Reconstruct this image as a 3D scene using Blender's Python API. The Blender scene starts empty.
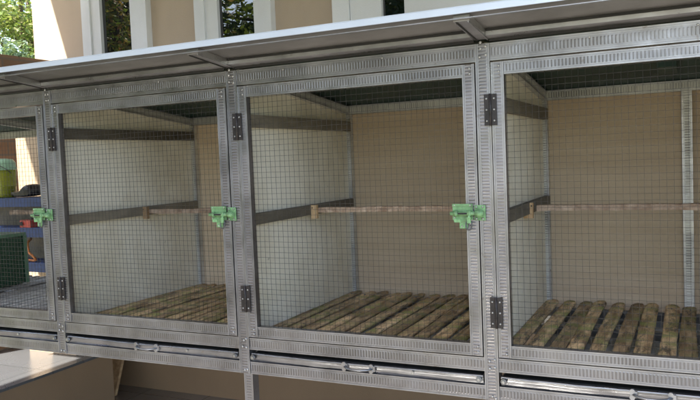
import bpy, math, random
from mathutils import Vector, Matrix
random.seed(11)
C = bpy.context.scene.collection
sc = bpy.context.scene
W = 0.6

# ------------------------------------------------------------------ materials
def nodes(name):
    m = bpy.data.materials.new(name); m.use_nodes = True
    nt = m.node_tree
    b = nt.nodes['Principled BSDF']
    return m, nt, b
def N(nt, t, **kw):
    n = nt.nodes.new(t)
    for k, v in kw.items():
        if k in n.inputs: n.inputs[k].default_value = v
        else: setattr(n, k, v)
    return n
def ramp(nt, fac, stops):
    r = nt.nodes.new('ShaderNodeValToRGB'); cr = r.color_ramp
    while len(cr.elements) < len(stops): cr.elements.new(0.5)
    for e, (p, c) in zip(cr.elements, stops):
        e.position = p; e.color = (*c, 1) if len(c) == 3 else c
    nt.links.new(fac, r.inputs['Fac']); return r.outputs['Color']
def noise(nt, scale, detail=4, rough=.55, vec=None, stretch=None):
    n = N(nt, 'ShaderNodeTexNoise'); n.inputs['Scale'].default_value = scale
    n.inputs['Detail'].default_value = detail; n.inputs['Roughness'].default_value = rough
    if vec is None:
        vec = nt.nodes.new('ShaderNodeTexCoord').outputs['Object']
    if stretch:
        mp = nt.nodes.new('ShaderNodeMapping'); mp.inputs['Scale'].default_value = stretch
        nt.links.new(vec, mp.inputs['Vector']); vec = mp.outputs['Vector']
    nt.links.new(vec, n.inputs['Vector'])
    return n.outputs['Fac']
def mth(nt, op, a, b=None, c=None):
    n = nt.nodes.new('ShaderNodeMath'); n.operation = op
    for i, v in enumerate((a, b, c)):
        if v is None: continue
        if isinstance(v, (int, float)): n.inputs[i].default_value = v
        else: nt.links.new(v, n.inputs[i])
    return n.outputs[0]
def mixc(nt, f, a, b, blend='MIX'):
    n = nt.nodes.new('ShaderNodeMix'); n.data_type = 'RGBA'; n.blend_type = blend
    for sock, v in ((n.inputs[0], f), (n.inputs[6], a), (n.inputs[7], b)):
        if isinstance(v, (int, float)): sock.default_value = v
        elif isinstance(v, tuple): sock.default_value = (*v, 1) if len(v) == 3 else v
        else: nt.links.new(v, sock)
    return n.outputs[2]
def bump(nt, b, h, strength=.3, dist=.01):
    n = nt.nodes.new('ShaderNodeBump'); n.inputs['Strength'].default_value = strength
    n.inputs['Distance'].default_value = dist
    nt.links.new(h, n.inputs['Height']); nt.links.new(n.outputs[0], b.inputs['Normal'])
def simple(name, c, rough=.6, metal=0., var=.25, scale=12, bstr=.15, bdist=.003, stretch=None, spec=None):
    m, nt, b = nodes(name)
    f = noise(nt, scale, 5, .6, stretch=stretch)
    lo = tuple(x*(1-var) for x in c); hi = tuple(min(1, x*(1+var)) for x in c)
    nt.links.new(ramp(nt, f, [(.3, lo), (.7, hi)]), b.inputs['Base Color'])
    b.inputs['Roughness'].default_value = rough; b.inputs['Metallic'].default_value = metal
    if spec is not None: b.inputs['Specular IOR Level'].default_value = spec
    bump(nt, b, noise(nt, scale*4, 3, .6, stretch=stretch), bstr, bdist)
    return m
def steel(name, base=(.325, .32, .34), slots=True, rough=.38, metal=.9):
    m, nt, b = nodes(name)
    big = noise(nt, 7, 5, .65); fine = noise(nt, 90, 3, .6)
    c = ramp(nt, big, [(.30, tuple(x*.66 for x in base)), (.52, base), (.75, tuple(min(1, x*1.22) for x in base))])
    c = mixc(nt, mth(nt, 'MULTIPLY', mth(nt, 'GREATER_THAN', noise(nt, 38, 4, .7), .66), .45), c, (.2, .17, .14))
    h = mth(nt, 'MULTIPLY', fine, .12)
    if slots:
        uv = nt.nodes.new('ShaderNodeUVMap'); uv.uv_map = 'UVMap'
        s = nt.nodes.new('ShaderNodeSeparateXYZ'); nt.links.new(uv.outputs[0], s.inputs[0])
        t = mth(nt, 'FRACT', mth(nt, 'DIVIDE', s.outputs['X'], .0066))
        t = mth(nt, 'ABSOLUTE', mth(nt, 'SUBTRACT', t, .5))          # 0 at slot centre
        mr = nt.nodes.new('ShaderNodeMapRange'); mr.inputs['From Min'].default_value = .16; mr.inputs['From Max'].default_value = .30
        mr.inputs['To Min'].default_value = 1; mr.inputs['To Max'].default_value = 0
        nt.links.new(t, mr.inputs['Value'])
        a = mth(nt, 'ABSOLUTE', s.outputs['Y'])
        ma = nt.nodes.new('ShaderNodeMapRange'); ma.inputs['From Min'].default_value = .0068; ma.inputs['From Max'].default_value = .0080
        ma.inputs['To Min'].default_value = 1; ma.inputs['To Max'].default_value = 0
        nt.links.new(a, ma.inputs['Value'])
        sl = mth(nt, 'MULTIPLY', mr.outputs[0], ma.outputs[0])
        worn = ramp(nt, noise(nt, 5, 3), [(.38, (.22,)*3), (.6, (1,)*3)])
        sl = mth(nt, 'MULTIPLY', sl, worn)
        c = mixc(nt, mth(nt, 'MULTIPLY', sl, .66), c, (.10, .09, .085))
        h = mth(nt, 'SUBTRACT', h, sl)
    nt.links.new(c, b.inputs['Base Color'])
    b.inputs['Metallic'].default_value = metal
    nt.links.new(ramp(nt, noise(nt, 20, 4), [(.3, (rough-.12,)*3), (.7, (rough+.14,)*3)]), b.inputs['Roughness'])
    bump(nt, b, h, .55, .0012)
    return m
def wood(name, cols, gs=(60, 3, 60), rough=.8, moss=None, bstr=.5, blot=1.1, bs=(1, .4, 1)):
    m, nt, b = nodes(name)
    tc = nt.nodes.new('ShaderNodeTexCoord'); oi = nt.nodes.new('ShaderNodeObjectInfo')
    va = nt.nodes.new('ShaderNodeVectorMath'); va.operation = 'ADD'
    nt.links.new(tc.outputs['Object'], va.inputs[0])
    cx = nt.nodes.new('ShaderNodeCombineXYZ'); nt.links.new(mth(nt, 'MULTIPLY', oi.outputs['Random'], 31), cx.inputs[1])
    nt.links.new(cx.outputs[0], va.inputs[1])
    v = va.outputs[0]
    g = noise(nt, 1, 6, .65, vec=v, stretch=gs)
    n2 = noise(nt, 11, 5, .65, vec=v, stretch=bs)
    k = len(cols)
    c = ramp(nt, g, [(.25 + .5*i/(k-1), q) for i, q in enumerate(cols)])
    c = mixc(nt, mth(nt, 'MULTIPLY', n2, blot), c, ramp(nt, noise(nt, 34, 5, .75, vec=v, stretch=bs), [(.42, cols[0]), (.60, cols[-1])]))
    if moss: c = mixc(nt, ramp(nt, noise(nt, 44, 5, .8, vec=v, stretch=bs), [(.53, (0,)*3), (.62, (.8,)*3)]), c, (.035, .032, .025))
    if moss:
        f = ramp(nt, noise(nt, 14, 5, .7, vec=v), [(.48, (0,)*3), (.62, (.75,)*3)])
        c = mixc(nt, f, c, moss)
    hs = nt.nodes.new('ShaderNodeHueSaturation'); nt.links.new(c, hs.inputs['Color'])
    nt.links.new(mth(nt, 'MULTIPLY_ADD', oi.outputs['Random'], .7, .65), hs.inputs['Value'])
    nt.links.new(hs.outputs[0], b.inputs['Base Color']); b.inputs['Roughness'].default_value = rough
    bump(nt, b, mth(nt, 'ADD', g, noise(nt, 70, 3, vec=v)), bstr, .002)
    return m
M = {}
M['steel'] = steel('slotted_steel')
M['steel_plain'] = steel('plain_steel', (.42, .415, .43), False, .38, .85)
M['steel_lit'] = steel('lit_rear_steel', (.62, .61, .57), True, .5, .35)  # lighter steel copy for rear parts, daylight put into its colour
M['fascia'] = simple('bright_fascia', (.70, .77, .88), .28, .25, .05, 6, .1, .001)
M['underside'] = simple('roof_sheet_metal', (.30, .29, .285), .34, .7, .35, 4, .25, .004)
M['steel_lit2'] = steel('lit_plain_steel', (.60, .60, .57), False, .5, .3)  # same painted-in daylight for the roof bearers, without slots
M['liner'] = simple('green_roof_liner', (.012, .04, .031), .55, 0, .4, 9, .2, .003)
M['tray'] = steel('tray_metal', (.27, .28, .30), False, .34, .95)
nt = M['tray'].node_tree; bb = [n for n in nt.nodes if n.type == 'BUMP'][0]; bb.inputs['Distance'].default_value = .004
nt.links.new(noise(nt, 1, 3, .5, stretch=(9, 14, 30)), bb.inputs['Height']); bb.inputs['Strength'].default_value = .5
M['traybed'] = simple('pale_tray_bed', (.80, .84, .90), .4, .1, .15, 8)
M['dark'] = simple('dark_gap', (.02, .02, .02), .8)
M['wire'] = simple('wire', (.055, .05, .045), .55, .3, .2)
M['hinge'] = simple('dark_hinge', (.035, .03, .03), .45, .3, .3, 60)
M['screw'] = simple('screw_steel', (.5, .5, .5), .35, .9, .1, 60)
M['green'] = simple('pale_green_paint', (.17, .33, .155), .42, 0, .4, 70, .3, .001)
nt = M['green'].node_tree; b = nt.nodes['Principled BSDF']; lk = b.inputs['Base Color'].links[0].from_socket
nt.links.new(mixc(nt, ramp(nt, noise(nt, 160, 5, .8), [(.58, (0,)*3), (.64, (.85,)*3)]), lk, (.10, .07, .045)), b.inputs['Base Color'])
M['lockmetal'] = simple('dull_dark_metal', (.12, .12, .12), .35, .8, .2, 60)
def panel_mat(name, c, stain, s=3.2):
    m, nt, b = nodes(name)
    f = ramp(nt, noise(nt, s, 6, .7), [(.42, (0,)*3), (.68, (.9,)*3)])
    sp = ramp(nt, noise(nt, 55, 3, .6), [(.70, (0,)*3), (.75, (.6,)*3)])
    f2 = ramp(nt, noise(nt, 1, 5, .7, stretch=(14, 14, 2.2)), [(.5, (0,)*3), (.75, (.5,)*3)])
    cc = mixc(nt, f2, mixc(nt, f, c, stain), tuple(x*.72 for x in c))
    cc = mixc(nt, sp, cc, tuple(x*.35 for x in stain))
    nt.links.new(cc, b.inputs['Base Color']); b.inputs['Roughness'].default_value = .5
    bump(nt, b, noise(nt, 6, 3), .15, .01)
    return m
M['panel'] = panel_mat('white_panel', (.88, .84, .73), (.62, .56, .43))
M['ply'] = wood('brown_plywood', [(.42, .315, .21), (.475, .37, .255), (.53, .425, .305)], (1.5, 1.5, 55), .7, None, .15, .35, (.3, 1, 2))
M['batten'] = wood('dark_batten', [(.12, .105, .08), (.20, .175, .135)], (40, 3, 40))
M['slat'] = wood('mossy_slat', [(.09, .05, .024), (.43, .275, .13), (.82, .61, .36)], (90, 3, 90), .8, (.20, .24, .06), .9, 1.0, (1, .22, 1))
M['slat_pale'] = wood('pale_slat', [(.26, .25, .23), (.46, .44, .41)], (70, 4, 70), .8)
M['perch'] = wood('perch_wood', [(.18, .11, .07), (.36, .25, .17), (.52, .40, .30)], (4, 60, 60))
M['block'] = wood('block_wood', [(.30, .18, .09), (.52, .36, .2)], (50, 50, 8))
# house
def wall_mat(name, c):
    m, nt, b = nodes(name)
    f = noise(nt, 1.6, 6, .6); g = noise(nt, 1, 5, .6, stretch=(5, 5, .7))
    cc = ramp(nt, mth(nt, 'MULTIPLY_ADD', f, .6, mth(nt, 'MULTIPLY', g, .4)), [(.35, tuple(x*.88 for x in c)), (.65, tuple(x*1.06 for x in c))])
    nt.links.new(cc, b.inputs['Base Color']); b.inputs['Roughness'].default_value = .85
    bump(nt, b, noise(nt, 140, 4, .6), .25, .003)
    return m
M['wall'] = wall_mat('tan_render', (.48, .385, .29))
M['pierwall'] = wall_mat('cream_render', (.50, .38, .26))
M['shaded_base'] = wall_mat('shaded_brown', (.25, .17, .105)); M['shaded_base'].node_tree.nodes['Principled BSDF'].inputs['Roughness'].default_value = .3  # shade under the cages put into this brown
M['white'] = wall_mat('white_window_paint', (.74, .75, .76))
m, nt, b = nodes('dark_window_glass'); b.inputs['Base Color'].default_value = (.004, .005, .007, 1); b.inputs['Roughness'].default_value = .0
b.inputs['IOR'].default_value = 2.0; M['glass'] = m
M['shade_roof'] = simple('shade_roof_boards', (.38, .27, .20), .8, 0, .12, 4)
def brick(name, c1, c2, mortar, sc_=1, w=.22, h=.075):
    m, nt, b = nodes(name)
    tc = nt.nodes.new('ShaderNodeTexCoord'); s = nt.nodes.new('ShaderNodeSeparateXYZ'); nt.links.new(tc.outputs['Object'], s.inputs[0])
    cb = nt.nodes.new('ShaderNodeCombineXYZ'); nt.links.new(mth(nt, 'ADD', s.outputs[0], s.outputs[1]), cb.inputs[0]); nt.links.new(s.outputs[2], cb.inputs[1])
    br = nt.nodes.new('ShaderNodeTexBrick'); br.inputs['Scale'].default_value = sc_
    br.inputs['Brick Width'].default_value = w; br.inputs['Row Height'].default_value = h; br.inputs['Mortar Size'].default_value = .006
    br.inputs['Color1'].default_value = (*c1, 1); br.inputs['Color2'].default_value = (*c2, 1); br.inputs['Mortar'].default_value = (*mortar, 1)
    nt.links.new(cb.outputs[0], br.inputs['Vector'])
    c = mixc(nt, mth(nt, 'MULTIPLY', noise(nt, 12, 5, .7), .5), br.outputs['Color'], tuple(x*.6 for x in c1))
    nt.links.new(c, b.inputs['Base Color']); b.inputs['Roughness'].default_value = .85
    bump(nt, b, mth(nt, 'SUBTRACT', noise(nt, 60, 3), br.outputs['Fac']), .5, .006)
    return m
M['brick'] = brick('brown_brick', (.20, .12, .07), (.26, .16, .10), (.16, .13, .10))
def tiles(name, c, grout, size=.4, rough=.16):
    m, nt, b = nodes(name)
    tc = nt.nodes.new('ShaderNodeTexCoord')
    br = nt.nodes.new('ShaderNodeTexBrick'); br.offset = 0; br.inputs['Scale'].default_value = 1
    br.inputs['Brick Width'].default_value = size; br.inputs['Row Height'].default_value = size; br.inputs['Mortar Size'].default_value = .004
    br.inputs['Color1'].default_value = (*c, 1); br.inputs['Color2'].default_value = (*[x*.9 for x in c], 1); br.inputs['Mortar'].default_value = (*grout, 1)
    nt.links.new(tc.outputs['Object'], br.inputs['Vector'])
    cc = mixc(nt, mth(nt, 'MULTIPLY', noise(nt, 5, 6, .7), .45), br.outputs['Color'], tuple(x*.62 for x in c))
    nt.links.new(cc, b.inputs['Base Color'])
    nt.links.new(ramp(nt, noise(nt, 3, 4), [(.3, (rough*.7,)*3), (.7, (rough*1.6,)*3)]), b.inputs['Roughness'])
    bump(nt, b, mth(nt, 'MULTIPLY', br.outputs['Fac'], -1.), .4, .002)
    return m
M['tile'] = tiles('patio_tile', (.15, .135, .12), (.07, .065, .06))
M['ledge'] = tiles('ledge_tile', (.095, .10, .108), (.06, .065, .07), .5, .22)
M['ground'] = simple('earth_ground', (.17, .17, .09), .95, 0, .35, 3, .5, .02)
M['conc'] = wall_mat('cream_wall_render', (.62, .57, .46))
M['blue'] = simple('blue_paint', (.02, .045, .15), .45, .1, .2, 20)
M['black'] = simple('black_vinyl', (.012, .012, .014), .35, 0, .3, 20, .4, .004)
M['crate'] = simple('dark_green_plastic', (.015, .06, .03), .4, 0, .2, 20)
M['palegreen'] = simple('pale_green_plastic', (.30, .50, .34), .3, 0, .15, 20)
M['palecrate'] = simple('grey_green_plastic', (.10, .20, .12), .4, 0, .2, 20)
M['lime'] = simple('yellow_green_plastic', (.27, .30, .03), .3, 0, .15, 20)
M['red'] = simple('red_plastic', (.38, .05, .04), .4, 0, .2, 20)
M['orange'] = simple('orange_rubber', (.48, .16, .03), .5, 0, .15, 20)
M['bark'] = simple('bark', (.11, .08, .05), .9, 0, .4, 20, .6, .01, (1, 1, .3))
def leafm(name, cols):
    m, nt, b = nodes(name)
    g = nt.nodes.new('ShaderNodeNewGeometry')
    k = len(cols)
    c = ramp(nt, g.outputs['Random Per Island'], [(i/(k-1), q) for i, q in enumerate(cols)])
    nt.links.new(c, b.inputs['Base Color']); b.inputs['Roughness'].default_value = .5
    tr = nt.nodes.new('ShaderNodeBsdfTranslucent'); nt.links.new(mixc(nt, .5, c, (.25, .32, .04)), tr.inputs['Color'])
    mx = nt.nodes.new('ShaderNodeMixShader'); mx.inputs[0].default_value = .35
    out = nt.nodes['Material Output']
    nt.links.new(b.outputs[0], mx.inputs[1]); nt.links.new(tr.outputs[0], mx.inputs[2]); nt.links.new(mx.outputs[0], out.inputs['Surface'])
    return m
M['leaf_lime'] = leafm('lime_leaves', [(.07, .13, .02), (.16, .24, .05), (.26, .34, .08), (.34, .32, .14), (.12, .18, .05)])
M['leaf_blue'] = leafm('blue_green_leaves', [(.05, .10, .05), (.14, .21, .14), (.26, .33, .24)])
M['leaf_dark'] = leafm('dark_leaves', [(.02, .045, .012), (.04, .08, .02), (.07, .11, .03)])
M['leaf_croton'] = leafm('red_green_leaves', [(.05, .12, .02), (.20, .28, .06), (.50, .22, .10), (.10, .18, .04), (.50, .34, .14)])

# ------------------------------------------------------------------ mesh builder
class MB:
    def __init__(s): s.v = []; s.f = []; s.uv = []; s.mi = []; s.mats = []; s.sm = []
    def mat(s, m):
        if m not in s.mats: s.mats.append(m)
        return s.mats.index(m)
    def face(s, pts, m, uv=None, smooth=False):
        i = len(s.v); s.v += [tuple(p) for p in pts]; s.f.append(tuple(range(i, i+len(pts))))
        s.uv.append(uv or [(0, .5)]*len(pts)); s.mi.append(s.mat(m)); s.sm.append(smooth)
    def grid(s, rings, m, closed=True, smooth=True, cap=True):
        i0 = len(s.v); n = len(rings[0])
        for r in rings: s.v += [tuple(p) for p in r]
        k = s.mat(m)
        for a in range(len(rings)-1):
            for j in range(n if closed else n-1):
                j2 = (j+1) % n
                s.f.append((i0+a*n+j, i0+a*n+j2, i0+(a+1)*n+j2, i0+(a+1)*n+j)); s.uv.append([(0, .5)]*4); s.mi.append(k); s.sm.append(smooth)
        if cap and closed:
            s.f.append(tuple(i0+j for j in reversed(range(n)))); s.uv.append([(0, .5)]*n); s.mi.append(k); s.sm.append(False)
            e = i0+(len(rings)-1)*n
            s.f.append(tuple(e+j for j in range(n))); s.uv.append([(0, .5)]*n); s.mi.append(k); s.sm.append(False)
    def box(s, x0, x1, y0, y1, z0, z1, m):
        P = [Vector((x, y, z)) for x in (x0, x1) for y in (y0, y1) for z in (z0, z1)]
        for q in ((0, 1, 3, 2), (4, 6, 7, 5), (0, 4, 5, 1), (2, 3, 7, 6), (0, 2, 6, 4), (1, 5, 7, 3)):
            s.face([P[i] for i in q], m)
    def obox(s, p0, p1, w, t, nrm, m, uvlen=0):
        """bar from p0 to p1; front face lies through p0-p1, thickness goes to -nrm; front face gets metre UVs"""
        p0 = Vector(p0); p1 = Vector(p1); d = (p1-p0); L = d.length; d.normalize(); n = Vector(nrm).normalized()
        a = d.cross(n).normalized()*w/2
        P = [p0-a, p1-a, p1+a, p0+a]; Q = [p-n*t for p in P]
        s.face([P[0], P[1], P[2], P[3]], m, [(uvlen, -w/2), (uvlen+L, -w/2), (uvlen+L, w/2), (uvlen, w/2)])
        s.face([Q[3], Q[2], Q[1], Q[0]], m)
        for i in range(4):
            j = (i+1) % 4; s.face([P[j], P[i], Q[i], Q[j]], m)
    def profile(s, p0, p1, w, t, nrm, m=None, rim=.0022, proud=.0012, bead=True):
        """slotted rolled steel section: flat web with raised lips and two beads"""
        m = m or M['steel']
        o = random.random()*.3
        s.obox(p0, p1, w, t, nrm, m, o)
        p0 = Vector(p0); p1 = Vector(p1); d = (p1-p0).normalized(); n = Vector(nrm).normalized(); a = d.cross(n)
        for sg in (-1, 1):
            e = a*sg*(w/2-rim/2)+n*proud
            s.obox(p0+e, p1+e, rim, proud+.0008, n, M['steel_plain'])
            if bead and w > .02:
                e = a*sg*(w/2-rim*2.4)+n*proud*.55
                s.obox(p0+e, p1+e, .0011, proud*.55+.0006, n, M['steel_plain'])
    def cyl(s, p0, p1, r, m, n=12, r1=None, smooth=True):
        p0 = Vector(p0); p1 = Vector(p1); d = (p1-p0).normalized()
        a = d.orthogonal().normalized(); b_ = d.cross(a); r1 = r if r1 is None else r1
        s.grid([[p0+(a*math.cos(2*math.pi*i/n)+b_*math.sin(2*math.pi*i/n))*r for i in range(n)],
                [p1+(a*math.cos(2*math.pi*i/n)+b_*math.sin(2*math.pi*i/n))*r1 for i in range(n)]], m, True, smooth)
    def tube(s, pts, r, m, n=8, closed=False):
        pts = [Vector(p) for p in pts]; rings = []
        rr = r if isinstance(r, (list, tuple)) else [r]*len(pts)
        prev = None
        for i, p in enumerate(pts):
            if closed: d = pts[(i+1) % len(pts)]-pts[i-1]
            else: d = pts[min(i+1, len(pts)-1)]-pts[max(i-1, 0)]
            d.normalize()
            a = d.orthogonal() if prev is None else prev-d*prev.dot(d)
            a.normalize(); prev = a; b_ = d.cross(a)
            rings.append([p+(a*math.cos(2*math.pi*k/n)+b_*math.sin(2*math.pi*k/n))*rr[i] for k in range(n)])
        if closed: rings.append(rings[0])
        s.grid(rings, m, True, True, not closed)
    def screw(s, x, y, z, r=.0028):
        s.grid([[(x+math.cos(k*math.pi/5)*r*q, y-h, z+math.sin(k*math.pi/5)*r*q) for k in range(10)] for q, h in ((1, 0), (.92, .0012), (.45, .002))], M['screw'])
    def build(s, name, parent=None, loc=None):
        me = bpy.data.meshes.new(name); me.from_pydata(s.v, [], s.f)
        for m in s.mats: me.materials.append(m)
        me.polygons.foreach_set('material_index', s.mi); me.polygons.foreach_set('use_smooth', s.sm)
        u = me.uv_layers.new(name='UVMap'); k = 0
        flat = [c for f in s.uv for p in f for c in p]; u.data.foreach_set('uv', flat)
        me.update()
        o = bpy.data.objects.new(name, me); C.objects.link(o)
        if parent: o.parent = parent
        if loc: o.location = loc
        return o
def tag(o, label, cat, group=None, kind=None):
    if label: o['label'] = label
    if cat: o['category'] = cat
    if group: o['group'] = group
    if kind: o['kind'] = kind
    return o
def thing(name, loc, label, cat, group=None):
    o = bpy.data.objects.new(name, None); C.objects.link(o); o.location = loc; o.empty_display_size = .1
    return tag(o, label, cat, group)
def bevel(o, w=.002, seg=2):
    b = o.modifiers.new('Bevel', 'BEVEL'); b.width = w; b.segments = seg; b.limit_method = 'ANGLE'; return o

# ------------------------------------------------------------------ the cage bank
HT, HB, DT, DB = 1.468, 1.433, 1.4295, .8385
R1T, R1B, R2T, R2B = .8354, .8072, .7776, .7481
PW = .0145; D = .6316
def roofz(y): return 1.4845-.104*y
cage = thing('animal_cage', (0, 0, 0), 'long galvanised steel bank of wire-fronted cages with green bolts, in front of the house', 'cage')
X0, X1 = -4, 1                                   # cells -2.4 .. +0.6
F = (0, -1, 0)
for i in range(X0, X1+1):                         # front posts
    x = i*W; m = MB()
    m.profile((x, 0, R2B), (x, 0, HT), 2*PW, .028, F)
    for z in (R1B+.006, R1T-.007, R2B+.008, HB+.009, HT-.010):
        m.screw(x+random.uniform(-.004, .004)-.003, -.001, z); m.screw(x+.007, -.001, z+random.uniform(-.004, .004))
    m.build('post', cage)
for i in range(X0, X1):                           # front rails between the posts
    a, b_ = i*W+PW+.0004, (i+1)*W-PW-.0004
    for nm, z0, z1 in (('header_rail', HB, HT), ('upper_rail', R1B, R1T), ('lower_rail', R2B, R2T)):
        m = MB(); z = (z0+z1)/2; y = .0015
        m.profile((a, y, z), (b_, y, z), z1-z0, .026, F)
        if nm == 'header_rail':
            m.screw(a+.10+random.random()*.1, y-.001, z+.008, .0022); m.screw(b_-.2, y-.001, z+.01, .0022)
        m.build(nm, cage)
for xx in (-2.388, -.593, .588):                  # front legs
    m = MB(); m.profile((xx, .002, 0), (xx, .002, R2B-.0005), .0245, .024, F); m.build('leg', cage)
for xx in (-2.388, .45):
    m = MB(); m.profile((xx, D-.03, 0), (xx, D-.03, R2B-.0005), .0245, .024, F); m.build('leg', cage)

def wire_panel(x0, x1, z0, z1, y, r=.00042, pitch=.0127):
    m = MB(); rnd = random.Random(5)
    nx = int((x1-x0)/pitch); nz = int((z1-z0)/pitch)
    for i in range(nx+1):
        x = x0+(i+.5)*(x1-x0)/(nx+1); w = [rnd.uniform(-.0006, .0006) for _ in range(5)]
        pts = [(x+w[k], y+w[k]*.6, z0+(z1-z0)*k/4) for k in range(5)]
        m.tube(pts, r, M['wire'], 4)
    for j in range(nz+1):
        z = z0+(j+.5)*(z1-z0)/(nz+1); w = [rnd.uniform(-.0006, .0006) for _ in range(5)]
        pts = [(x0+(x1-x0)*k/4, y+.0009, z+w[k]) for k in range(5)]
        m.tube(pts, r, M['wire'], 4)
    return m
def latch():
    m = MB(); g = M['green']; y = -.0060
    m.box(-.069, -.027, y-.002, y, 1.118, 1.1505, g)            # plate
    m.box(-.069, -.030, y-.0035, y-.002, 1.1455, 1.1505, g)
    m.box(-.055, -.038, y-.0025, y-.0005, 1.1005, 1.118, g)     # hasp tab
    m.box(-.066, -.052, y-.0045, y-.0022, 1.113, 1.1195, g)
    m.cyl((-.0725, y-.006, 1.1315), (-.004, y-.006, 1.1315), .0042, g, 12)
    for x0, x1 in ((-.064, -.057), (-.036, -.029)):             # straps over the barrel
        m.cyl((x0, y-.005, 1.1315), (x1, y-.005, 1.1315), .0064, g, 14)
    m.box(-.056, -.037, y-.0106, y-.0099, 1.1297, 1.1333, M['dark'])
    m.box(-.0245, -.002, -.0045, -.0022, 1.1165, 1.1475, g)     # keeper on the post
    m.cyl((-.020, y-.005, 1.1315), (-.007, y-.005, 1.1315), .0066, g, 14)
    m.cyl((-.033, y-.004, 1.1315), (-.033, y-.012, 1.121), .0026, g, 8)
    m.box(-.037, -.029, y-.012, y-.009, 1.112, 1.124, g)
    for x, z in ((-.065, 1.1475), (-.032, 1.1475), (-.020, 1.1435), (-.007, 1.1435), (-.020, 1.120), (-.007, 1.120), (-.050, 1.105), (-.065, 1.1225)):
        m.screw(x, y+.0005 if x > -.03 else y-.002, z, .0021)
    m.tube([(-.034+.0062*math.cos(t*math.pi/8), y-.008+.002*math.sin(t*math.pi/8), 1.1085+.0105*math.sin(t*math.pi/8)) for t in range(16)], .0015, M['lockmetal'], 6, True)
    return m
def hinge(z):
    m = MB(); x = PW
    for sg in (-1, 1):
        m.box(*sorted((x+sg*.0015, x+sg*.0125)), -.0058, -.0036, z-.031, z+.031, M['hinge'])
        for dz in (-.022, 0, .022): m.screw(x+sg*.0075, -.0058, z+dz, .0021)
    m.cyl((x, -.0062, z-.0315), (x, -.0062, z+.0315), .0026, M['hinge'], 10)
    for dz in (-.0105, .0105): m.cyl((x, -.0062, z+dz-.0006), (x, -.0062, z+dz+.0006), .0029, M['dark'], 10)
    return m
# one door, then copies
def make_door():
    a, b_ = PW+.0022, W-PW-.0022; y = -.0022; sw = .0252
    m = MB()
    for x in (a+sw/2, b_-sw/2): m.profile((x, y, DB), (x, y, DT), sw, .016, F)
    for z in (DB+sw/2, DT-sw/2): m.profile((a+sw+.0003, y+.0008, z), (b_-sw-.0003, y+.0008, z), sw, .014, F)
    for x in (a+sw/2, b_-sw/2):
        for z in (DB+.008, DB+.019, DT-.008, DT-.019): m.screw(x+.003, y-.001, z, .0024)
    d = m.build('door', cage)
    wire_panel(a+sw-.004, b_-sw+.004, DB+sw-.004, DT-sw+.004, .006).build('wire_mesh', d)
    l = latch(); l.v = [(p[0]+W, p[1], p[2]) for p in l.v]; l.build('latch', d)
    hinge(1.3365).build('hinge', d); hinge(.930).build('hinge', d)
    return d
door0 = make_door()
def dup_part(o, dx, parent):
    c = o.copy(); C.objects.link(c); c.parent = parent; c.location = (o.location.x+dx, o.location.y, o.location.z)
    for ch in [q for q in bpy.data.objects if q.parent == o]:
        g = ch.copy(); C.objects.link(g); g.parent = c
    return c
for i in (-1, -2, -3, -4): dup_part(door0, i*W, cage)

# trays
def make_tray(x, seed):
    r = random.Random(seed); a, b_ = x+PW+.004, x+W-PW-.004
    m = MB(); n = 40
    zt, zb = .7985, .7785
    prof = [(.0055, zb), (.0042, zb+.0012), (.0036, zb+.003), (.0022, zb+.010), (.0016, zb+.0145), (.0002, zb+.0155), (.0002, zt-.0018), (.0018, zt), (.010, zt-.001)]
    rings = []
    for k in range(n+1):
        t = k/n; xx = a+(b_-a)*t
        wob = .0016*math.sin(t*9+seed)+.0005*math.sin(t*31+seed)+r.uniform(-.0002, .0002); sag = -.0035*math.sin(t*math.pi)*r.uniform(.8, 1)
        rings.append([(xx, py+wob*(1 if q not in (0,) else .3), pz+(sag*.6 if q > 2 else 0)+r.uniform(-.0002, .0002)) for q, (py, pz) in enumerate(prof)])
    m.grid(rings, M['tray'], closed=False)
    m.box(a, b_, .0062, .59, .7785, .7805, M['traybed'])
    m.box(a+.0022, b_-.0022, .0115, .060, .7935, .7962, M['dark'])  # dark strip standing in for the shade in the gap above the tray
    m.box(a, a+.002, .004, .59, .7805, .797, M['tray']); m.box(b_-.002, b_, .004, .59, .7805, .797, M['tray'])
    m.box(a, b_, .588, .59, .7805, .797, M['tray'])
    for xx in (a+.006, b_-.008):
        m.cyl((xx, .001, .789), (xx, -.004, .789), .0062, M['tray'], 14); m.cyl((xx, -.004, .789), (xx, -.006, .789), .003, M['screw'], 8)
    m.cyl((a+.41, .001, .79), (a+.41, -.002, .79), .003, M['screw'], 8)
    t = m.build('tray', cage)
    h = MB(); hx = a+.283; z = .7895
    for xx in (hx-.033, hx+.033):
        for dz in (-.0055, .0055): h.cyl((xx-.002, .001, z+dz), (xx-.002, -.0055, z+dz), .0050, M['steel_plain'], 12)
        h.box(xx-.006, xx+.007, -.004, .001, z-.006, z+.006, M['steel_plain'])
    h.tube([(hx-.033, -.004, z), (hx-.024, -.013, z-.001), (hx-.01, -.017, z-.002), (hx+.01, -.017, z-.002), (hx+.024, -.013, z-.001), (hx+.033, -.004, z)], .0026, M['tray'], 8)
    h.build('handle', t)
for i in range(X0, X1): make_tray(i*W, i+9)

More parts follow.
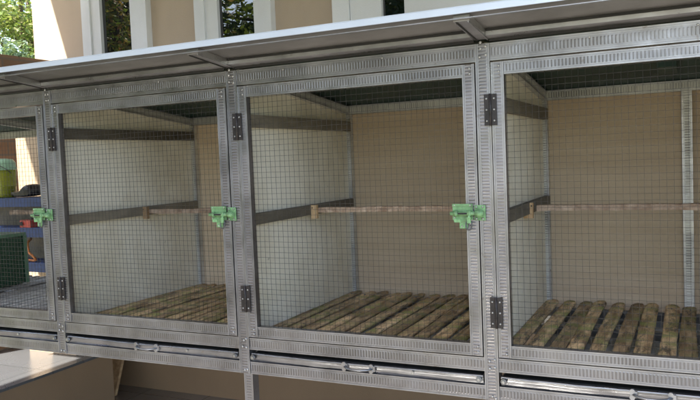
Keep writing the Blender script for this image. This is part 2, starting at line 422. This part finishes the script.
# partitions: white boards, their upper and middle battens, top angle and rear post
for i in (-2, -1, 0, 1):
    x = i*W
    m = MB(); y0, y1 = .030, D-.004
    zb = .8075
    prism = [(y0, zb), (y1, zb), (y1, roofz(y1)-.0075), (y0, roofz(y0)-.0075)]
    L = [Vector((x-.003, y, z)) for y, z in prism]; R_ = [Vector((x+.003, y, z)) for y, z in prism]
    m.face(L[::-1], M['panel']); m.face(R_, M['panel'])
    for k in range(4): m.face([L[k], L[(k+1) % 4], R_[(k+1) % 4], R_[k]], M['panel'])
    m.build('partition', cage)
    if i == 1: continue
    for zc, h_ in ((1.352, .030), (1.114, .027)):
        m = MB(); m.box(x+.0035, x+.019, y0+.001, D-.024, zc-h_/2, zc+h_/2, M['batten']); bevel(m.build('side_batten', cage), .0015)
for i in range(X0, X1+1):
    x = i*W
    m = MB()                                       # roof bearer angle over each partition, running front to back
    p0 = Vector((x+.0035, .030, roofz(.030)-.021)); p1 = Vector((x+.0035, D-.03, roofz(D-.03)-.021))
    m.profile(p0+Vector((.0142, 0, 0)), p1+Vector((.0142, 0, 0)), .022, .0135, (1, 0, 0), M['steel_lit2'])
    m.build('roof_bearer', cage)
    m = MB(); xx = x if i > X0 else x+.01
    m.profile((xx+.0055 if i > X0 else xx, D-.022, R2B), (xx+.0055 if i > X0 else xx, D-.022, 1.3885), .021, .019, F, M['steel_lit']); m.build('rear_post', cage)
m = MB(); m.profile((.3635, D-.024, .812), (.3635, D-.024, 1.3885), .024, .018, F, M['steel_lit']); m.build('rear_post', cage)
for i in range(X0, X1):
    m = MB(); a, b_ = i*W, (i+1)*W-.0005
    m.profile((a, D-.0225, 1.4025), (b_, D-.0225, 1.4025), .027, .02, F, M['steel_lit']); m.screw(a+.008, D-.024, 1.4025, .004); m.build('rear_rail', cage)
    m = MB(); m.profile((a+.02, D-.022, .765), (b_-.01, D-.022, .765), .03, .02, F); m.build('rear_rail', cage)
    if i >= -2:
        m = MB(); m.box(a+.0005, b_, D, D+.005, .80, 1.4100, M['ply']); m.build('back_panel', cage)
# supports and floor slats
for i in range(X0, X1):
    a = i*W
    for y in (.12, .33, .54):
        m = MB(); m.box(a+.004, a+W-.004, y-.007, y+.007, .8085, .8308, M['lockmetal']); m.build('floor_joist', cage)
def slat(w, L, seed):
    r = random.Random(seed); m = MB(); n = 26; rings = []
    bow = r.uniform(-.004, .004); ph = r.uniform(0, 6)
    for k in range(n+1):
        t = k/n; y = L*t
        e = min(1, (1-t)/.03); e2 = min(1, t/.03)
        ww = w*(1+.05*math.sin(t*7+ph)+r.uniform(-.02, .02))*(.62+.38*math.sqrt(e))*(.75+.25*math.sqrt(e2))
        cx = bow*math.sin(math.pi*t)+r.uniform(-.0005, .0005)
        ring = []
        for q in range(7):
            s_ = -1+2*q/6; ring.append((cx+s_*ww/2, y, .0042+.0020*math.sqrt(max(0, 1-(abs(s_)*.93)**2.4))+r.uniform(-.0004, .0004)))
        ring.append((cx+ww/2*.96, y, 0)); ring.append((cx-ww/2*.96, y, 0))
        rings.append(ring[::-1])
    m.grid(rings, M['slat'])
    for yy in (L*.9,): m.cyl((r.uniform(-.004, .004), yy, .0062), (0, yy, .0076), .0022, M['lockmetal'], 8)
    return m
for i in range(X0, X1):
    a = i*W; k = 0; x = a+.026 if i != 0 else a+.0225
    rr = random.Random(40+i)
    pitch = .0425
    while x < a+W-.03:
        w = rr.uniform(.0325, .0345) if i == 0 else rr.uniform(.0305, .0340)
        mm = slat(w, rr.uniform(.596, .606), i*50+k+300)
        if i <= -3: mm.mats = [M['slat_pale']]
        o = mm.build('floor_slat', cage, (x+rr.uniform(-.001, .001), .012, .8315))
        o.rotation_euler = (rr.uniform(-.004, .004), rr.uniform(-.05, .05), rr.uniform(-.008, .008))
        k += 1; x += pitch*rr.uniform(.985, 1.015)
# perches
for i in (-3, -2, -1, 0):
    a = i*W; rr = random.Random(i+70); m = MB(); n = 22; rings = []
    xs, xe = a+.006, a+W-.006
    yy = .347; z = 1.1135
    for k in range(n+1):
        t = k/n; dz = .0012*math.sin(t*5+i)+rr.uniform(-.0008, .0008); h_ = .0070+rr.uniform(-.0007, .0007)
        rings.append([(xs+(xe-xs)*t, yy-.008, z+dz-h_), (xs+(xe-xs)*t, yy+.008, z+dz-h_), (xs+(xe-xs)*t, yy+.008, z+dz+h_), (xs+(xe-xs)*t, yy-.008+rr.uniform(0, .001), z+dz+h_*.9)])
    if i != -3: rings = rings[1:]
    m.grid(rings, M['perch'], smooth=False)
    p = m.build('perch', cage)
    if i > -3:
        for bx0, bx1 in ((a+.0195, a+.036),):
            m = MB(); m.box(bx0-.0155 if i == 0 else bx0, bx1-.010 if i == 0 else bx1, yy-.020, yy-.0085, 1.090, 1.1275, M['block'])
            m.cyl((bx0+.004, yy-.020, 1.12), (bx0+.004, yy-.0215, 1.12), .002, M['dark'], 8)
            bevel(m.build('perch_block', p), .001)
# roof: sheet, green liner, bright fascia, ribs and strips under the overhang
def sloped(m, x0, x1, ya, yb, dz_top, th, mat, zf=roofz):
    a = [Vector((x, y, zf(y)+dz_top-t)) for x in (x0, x1) for y in (ya, yb) for t in (0, th)]
    for q in ((0, 1, 3, 2), (4, 6, 7, 5), (0, 4, 5, 1), (2, 3, 7, 6), (0, 2, 6, 4), (1, 5, 7, 3)): m.face([a[k] for k in q], mat)
RX0, RX1 = X0*W-.03, X1*W+.03
m = MB(); sloped(m, RX0, RX1, -.152, D+.06, .006, .0025, M['underside']); roof = m.build('roof_sheet', cage)
m = MB(); sloped(m, RX0+.03, RX1-.03, .030, D-.002, .003, .006, M['liner']); m.build('roof_liner', roof)
m = MB(); m.box(.305, .345, .33, .50, 1.425, 1.4385, M['liner']); m.build('roof_bracket', roof)
m = MB(); m.box(RX0, RX1, -.1565, -.1525, 1.5010, 1.5125, M['fascia']); m.box(RX0, RX1, -.1565, -.1440, 1.5128, 1.5140, M['fascia'])
m.box(RX0, RX1, -.1520, -.1400, 1.4925, 1.4940, M['steel_plain']); fa = m.build('roof_fascia', cage)
for i in range(X0, X1+1):
    x = i*W; m = MB()
    x0, x1 = (x-.015, x+.015)
    sloped(m, x0, x1, -.139, .0, .0030, .012, M['steel_plain'])
    sloped(m, x0+.004, x0+.007, -.139, -.001, -.0092, .0015, M['dark'])
    sloped(m, x1-.0035, x1-.0015, -.139, -.001, -.0092, .0025, M['steel_plain'])
    m.screw(x-.003, -.001, roofz(0)-.014, .003)
    m.build('overhang_rib', cage)
for i in range(X0, X1):
    m = MB(); a, b_ = i*W+.0155, (i+1)*W-.0155
    sloped(m, a, b_, -.030, -.0005, .0030, .0125, M['steel_plain'])
    sloped(m, a+.001, b_-.001, -.0335, -.0305, .0030, .0045, M['dark'])
    sloped(m, a, b_, -.0045, -.0012, -.0098, .0045, M['dark'])
    m.build('overhang_strip', cage)

# ------------------------------------------------------------------ the house
house = thing('house', (0, 1.7, 0), 'tan rendered house wall with white framed windows and an unseen roof added for shade, directly behind the cages', 'house')
HY = 1.7
def hb(name, x0, x1, y0, y1, z0, z1, mat, parent=house, bv=0):
    m = MB(); m.box(x0, x1, y0, y1, z0, z1, M[mat] if isinstance(mat, str) else mat)
    loc = (0, 0, 0)
    m.v = [(p[0], p[1]-HY, p[2]) for p in m.v]
    o = m.build(name, parent)
    if bv: bevel(o, bv)
    return o
hb('wall', -3.165, 3.2, HY, HY+.2, 0, 3.3, 'wall')
hb('shaded_base', -2.80, 3.2, HY-.012, HY-.002, 0, .80, 'shaded_base')  # brown band stands in for wall shaded by the cages
def hparts(name, boxes, mat, parent, bv=.004):
    m = MB()
    for b_ in boxes: m.box(*b_, M[mat])
    m.v = [(p[0], p[1]-HY, p[2]) for p in m.v]
    return bevel(m.build(name, parent), bv)
zb, zt = .95, 2.95
for k, (a, g0, g1, b_) in enumerate(((-2.73, -2.602, -2.385, -2.265), (-1.947, -1.808, -1.59, -1.484))):
    s1 = a+.062; s2 = b_-.052
    w = hparts('window', [(a, s1, HY-.045, HY-.001, zb, zt), (s2, b_, HY-.045, HY-.001, zb, zt), (s1, s2, HY-.045, HY-.001, zb, zb+.07), (s1, s2, HY-.045, HY-.001, zt-.07, zt)], 'white', house)
    hparts('sash', [(s1+.001, g0, HY-.034, HY-.001, zb+.071, zt-.071), (g1, s2-.001, HY-.034, HY-.001, zb+.071, zt-.071),
                    (g0, g1, HY-.034, HY-.001, zb+.071, zb+.14), (g0, g1, HY-.034, HY-.001, zt-.14, zt-.071)], 'white', w)
    hb('pane', g0-.002, g1+.002, HY-.012, HY-.0015, zb+.138, zt-.138, 'glass', w)
w = hparts('window', [(-1.147, -1.06, HY-.045, HY-.001, zb, zt), (-.01, .07, HY-.045, HY-.001, zb, zt), (-1.06, -.01, HY-.045, HY-.001, zb, zb+.07), (-1.06, -.01, HY-.045, HY-.001, zt-.07, zt)], 'white', house)
hparts('shutter', [(-1.057, -.900, HY-.036, HY-.001, zb+.071, zt-.071)], 'white', w)
hparts('shutter', [(-.787, -.013, HY-.036, HY-.001, zb+.071, zt-.071)], 'white', w)
hb('pane', -.899, -.788, HY-.012, HY-.0015, zb+.071, zt-.071, 'glass', w)
# unseen roof added for shade, its left edge throws the slanting shade line
PX = -3.27
m = MB(); m.box(PX, 3.2, -2.0, HY-.001, 3.16, 3.28, M['shade_roof']); m.v = [(p[0], p[1]-HY, p[2]) for p in m.v]; m.build('added_shade_roof', house)

# ------------------------------------------------------------------ left background
bw = thing('garden_wall', (-3.1, 1, 0), 'brown brick wall running away on the far left beside the house corner', 'wall')
m = MB(); m.box(-.12, .0, .03, .685, 0, 1.895, M['brick']); m.build('brickwork', bw).location = (.108, 0, 0)
pier = MB(); pier.box(-2.835, -2.50, 1.25, 1.38, .3005, 1.75, M['pierwall'])
tag(bevel(pier.build('gate_pier'), .006), 'cream rendered pier half in sunlight, seen through the leftmost cage door', 'pier')
m = MB(); m.box(-2.985, -2.388, .25, 1.387, 0, .287, M['shaded_base']); m.box(-2.99, -2.385, .25, 1.39, .2875, .30, M['ledge']); lg = bevel(m.build('raised_ledge'), .01)
tag(lg, 'low brown ledge with a grey tiled top under the left end of the cages', 'ledge')
# rack with its things
rk = thing('storage_rack', (-2.54, 1.00, .30), 'blue shelved storage rack seen through the leftmost cage door', 'rack')
for x in (-.25, .25):
    for y in (-.06, .06):
        m = MB(); m.box(x-.009, x+.009, y-.009, y+.009, .47, .84, M['black']); m.build('leg', rk)
for x in (-.2, .03):
    m = MB(); m.box(x-.008, x+.008, .0745, .248, .48, .496, M['black']); m.build('bracket', rk)
m = MB(); m.box(-.238, .238, .0625, .0725, .49, .81, M['batten']); m.build('back_board', rk)
for z, h_ in ((.510, .022), (.672, .022), (.813, .021)):
    m = MB(); m.box(-.262, .262, -.0715, .0615, z-h_, z+h_, M['blue']); bevel(m.build('shelf', rk), .004)
def lathe(m, prof, mat, n=20):
    m.grid([[(r*math.cos(2*math.pi*k/n), r*math.sin(2*math.pi*k/n), z) for k in range(n)] for r, z in prof], mat)
jug = thing('plastic_bucket', (-2.615, .985, 1.1345), 'yellow-green bucket with pale green lid on the top shelf of the blue rack', 'bucket')
m = MB(); lathe(m, [(.048, 0), (.052, .006), (.054, .05), (.056, .051), (.056, .056), (.055, .058), (.058, .13)], M['lime'], 28); m.build('body', jug)
m = MB(); lathe(m, [(.060, .131), (.063, .134), (.063, .143), (.058, .146), (.058, .165), (.045, .182), (.02, .186), (.001, .186)], M['palegreen'], 28); m.build('lid', jug)
m = MB(); m.tube([(.0615*math.cos(t*math.pi/8), .0615*math.sin(t*math.pi/8)-.004, .115-.05*math.sin(t*math.pi/8)) for t in range(8, 17)], .0018, M['lockmetal'], 6); m.build('handle', jug)
bag = MB()
pr_ = [(-.078, 0), (-.080, .034), (-.060, .026), (-.04, .018), (-.012, .016), (.008, .050), (.035, .066), (.062, .05), (.084, .0)]
bag.grid([[(x*s_, y, z*s_) for x, z in pr_] for y, s_ in ((-.05, .85), (-.03, 1), (.03, 1), (.05, .85))], M['black'], smooth=False)
o = bag.build('shoulder_bag', None, (-2.455, .985, 1.1345)); s = o.modifiers.new('Subdivision', 'SUBSURF'); s.levels = s.render_levels = 2
tag(o, 'shiny black bag slumped on the top shelf beside the bucket', 'bag')
cr = thing('plastic_crate', (-1.995, .335, .842), 'dark green ribbed plastic crate standing on the floor of the leftmost cage', 'crate')
m = MB(); m.box(-.128, .125, -.12, .122, 0, .175, M['crate'])
for k in range(8):
    z = .008+k*.021; m.box(.1252, .129, -.119, .121, z, z+.009, M['crate']); m.box(-.127, .124, -.1238, -.1202, z, z+.009, M['crate'])
bevel(m.build('body', cr), .0015)
m = MB(); m.box(-.131, .130, -.125, .127, .1755, .187, M['palecrate']); m.box(.1295, .1325, .114, .127, 0, .175, M['palecrate']); bevel(m.build('rim', cr), .002)
m = MB(); m.box(-.034, .034, -.03, .03, 0, .034, M['red']); m.cyl((-.02, -.031, .018), (-.02, -.038, .018), .010, M['dark'], 12); m.box(-.012, .012, -.004, .004, .034, .042, M['black'])
tag(bevel(m.build('toolbox', None, (-2.43, .965, .9945)), .004), 'small red box on the middle shelf of the blue rack', 'box')
m = MB(); m.tube([(-.050, .03, .105), (-.042, 0, .085), (-.015, -.02, .045), (.02, -.02, .022), (.030, -.02, .010), (.012, -.015, .006), (-.03, -.005, .006), (-.07, .01, .006)], .0055, M['orange'], 10)
tag(m.build('garden_hose', None, (-2.41, .96, .8325)), 'thin orange hose hanging down behind the green crate', 'hose')
# pale board standing in for a sunlit strip by the wall
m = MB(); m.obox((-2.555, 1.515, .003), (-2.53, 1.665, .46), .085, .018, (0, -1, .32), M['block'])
tag(m.build('sun_strip_board'), 'pale board standing in for a sunlit strip on the shaded wall base below the cages', 'plank')

# ------------------------------------------------------------------ ground, garden
m = MB(); m.face([(-200, -200, -.02), (200, -200, -.02), (200, 200, -.02), (-200, 200, -.02)], M['ground']); tag(m.build('ground'), None, None, None, 'structure')
m = MB(); m.box(-3.3, 3.2, -3.6, HY-.001, -.1, 0, M['tile']); tag(m.build('patio'), None, None, None, 'structure')
m = MB(); m.box(-16, -3.4, 4.6, 4.75, 0, 2.02, M['conc']); tag(m.build('boundary_wall'), 'sunlit cream boundary wall below the trees, far left behind the house', 'wall')

def tree(name, loc, h, crown, mat, label, cat, n=1400, leaf=.06, seed=1, trunk=True, clusters=26, group=None, low=.35):
    r = random.Random(seed); t = thing(name, loc, label, cat, group)
    m = MB()
    for s_ in range(1 if trunk else 3):
        ang = r.uniform(0, 6.28); lean = .1 if trunk else .3
        pts = [(math.cos(ang)*lean*q*q, math.sin(ang)*lean*q*q, h*.8*q) for q in (0, .25, .5, .75, 1)]
        m.tube(pts, [.045*h*k for k in ((.7, .55, .45, .3, .1) if trunk else (.3, .25, .2, .14, .06))], M['bark'], 8)
    cents = []
    for k in range(clusters):
        u, v = r.uniform(0, 6.28), r.uniform(-1, 1); q = r.random()**.45
        c = Vector((math.cos(u)*math.sqrt(1-v*v)*crown*q, math.sin(u)*math.sqrt(1-v*v)*crown*q, h*(low+(1-low)/2)+v*h*(1-low)/2*q))
        cents.append(c)
        if k % 2 == 0: m.tube([(0, 0, h*r.uniform(.3, .6)), tuple(c*.5+Vector((0, 0, h*.25))), tuple(c)], [.014*h, .008*h, .003*h], M['bark'], 5)
    m.build('trunk', t)
    f = MB()
    for c in cents:
        cr_ = crown*r.uniform(.22, .42)
        for _ in range(n//clusters):
            d = Vector((r.gauss(0, 1), r.gauss(0, 1), r.gauss(0, .75))).normalized()*cr_*r.random()**.4
            p = c+d
            a = Vector((r.gauss(0, 1), r.gauss(0, 1), r.gauss(0, .5))).normalized(); b_ = a.orthogonal().normalized()
            b_ = (Matrix.Rotation(r.uniform(0, 6.28), 3, a) @ b_)
            L = leaf*r.uniform(.6, 1.3)
            f.face([p-a*L, p+b_*L*.42-a*L*.2, p+a*L, p-b_*L*.42-a*L*.2], mat)
    f.build('foliage', t)
    return t
g = 'trees beyond the cream boundary wall'
tree('garden_tree', (-9.6, 7.2, 0), 5.4, 1.5, M['leaf_lime'], 'lime green tree in bright sun beyond the boundary wall, nearest the left edge', 'tree', 11000, .05, 3, group=g)
tree('garden_tree', (-7.9, 7.0, 0), 4.6, 1.25, M['leaf_lime'], 'bright yellow-green tree beside the house corner', 'tree', 10000, .048, 4, group=g)
tree('garden_shrub', (-8.0, 5.9, 0), 3.0, .75, M['leaf_blue'], 'greyish green shrub in front of the lime trees by the boundary wall', 'shrub', 6000, .045, 5, False, 16)
# front garden: seen only as reflections in the window panes
tree('croton_bush', (-8.6, -4.9, 0), 5.6, 1.9, M['leaf_croton'], 'tall red and green leaved bush mirrored in the leftmost window pane', 'bush', 16000, .055, 8, False, 34, low=.1)
g2 = 'dark trees in front of the house'
tree('added_dark_bush', (-4.6, -4.0, 0), 2.7, 1.05, M['leaf_dark'], 'dense dark bush added out of view on the left to darken the steel reflections', 'bush', 7000, .10, 31, False, 30, low=.02)  # two unseen bushes added to darken reflections in the left steel
tree('added_dark_bush', (-3.0, -4.6, 0), 2.3, .85, M['leaf_dark'], 'lower dark bush added out of view to darken the steel reflections, right of the dense one', 'bush', 6000, .10, 32, False, 30, low=.02)
for k, (x, y, s_) in enumerate(((-11.5, -8.5, 12), (-7.2, -9.5, 14), (-3.0, -10.5, 9), (-14, -4, 13))):
    tree('shade_tree', (x, y, 0), 8.5, 3.0, M['leaf_dark'], 'dark leafy shade tree across from the house, mirrored in the window panes', 'tree', 12000, .13, 20+k, group=g2, clusters=34, low=.12)

# ------------------------------------------------------------------ light, camera
SD = Vector((.29, .60, -1.0)).normalized()
sun = bpy.data.lights.new('sun', 'SUN'); sun.energy = 4.2; sun.angle = math.radians(.53); sun.color = (1, .93, .82)
so = bpy.data.objects.new('sun', sun); C.objects.link(so); so.rotation_euler = SD.to_track_quat('-Z', 'Y').to_euler(); so.location = (-4, -6, 9)
wd = bpy.data.worlds.new('World'); sc.world = wd; wd.use_nodes = True
nt = wd.node_tree; bg = nt.nodes['Background']
sky = nt.nodes.new('ShaderNodeTexSky'); sky.sky_type = 'NISHITA'; sky.sun_disc = False
sky.sun_elevation = math.asin(-SD.z); sky.sun_rotation = math.atan2(-SD.x, -SD.y) % (2*math.pi)
sky.dust_density = 2.0; sky.air_density = 1.0
nt.links.new(sky.outputs[0], bg.inputs[0]); bg.inputs[1].default_value = .13

cam = bpy.data.cameras.new('camera'); co = bpy.data.objects.new('camera', cam); C.objects.link(co); sc.camera = co
pitch, yaw, roll, f = -.0568, .4455, -.0409, 715.69
c_, s_ = math.cos(pitch), math.sin(pitch); cy, sy = math.cos(yaw), math.sin(yaw)
fw = Vector((-sy*c_, cy*c_, s_)); rt = Vector((cy, sy, 0)); up = rt.cross(fw)
r2 = rt*math.cos(roll)+up*math.sin(roll); u2 = -rt*math.sin(roll)+up*math.cos(roll)
mt = Matrix((r2, u2, -fw)).transposed().to_4x4(); mt.translation = Vector((.3704, -1.4113, 1.25))
co.matrix_world = mt
cam.sensor_width = 36; cam.lens = 36*f/700; cam.clip_end = 600; cam.clip_start = .02
sc.view_settings.view_transform = 'Standard'; sc.view_settings.look = 'None'; sc.view_settings.gamma = 1
sc.view_settings.use_curve_mapping = False
sc.view_settings.exposure = 2.25
sc.cycles.max_bounces = 8; sc.cycles.diffuse_bounces = 5
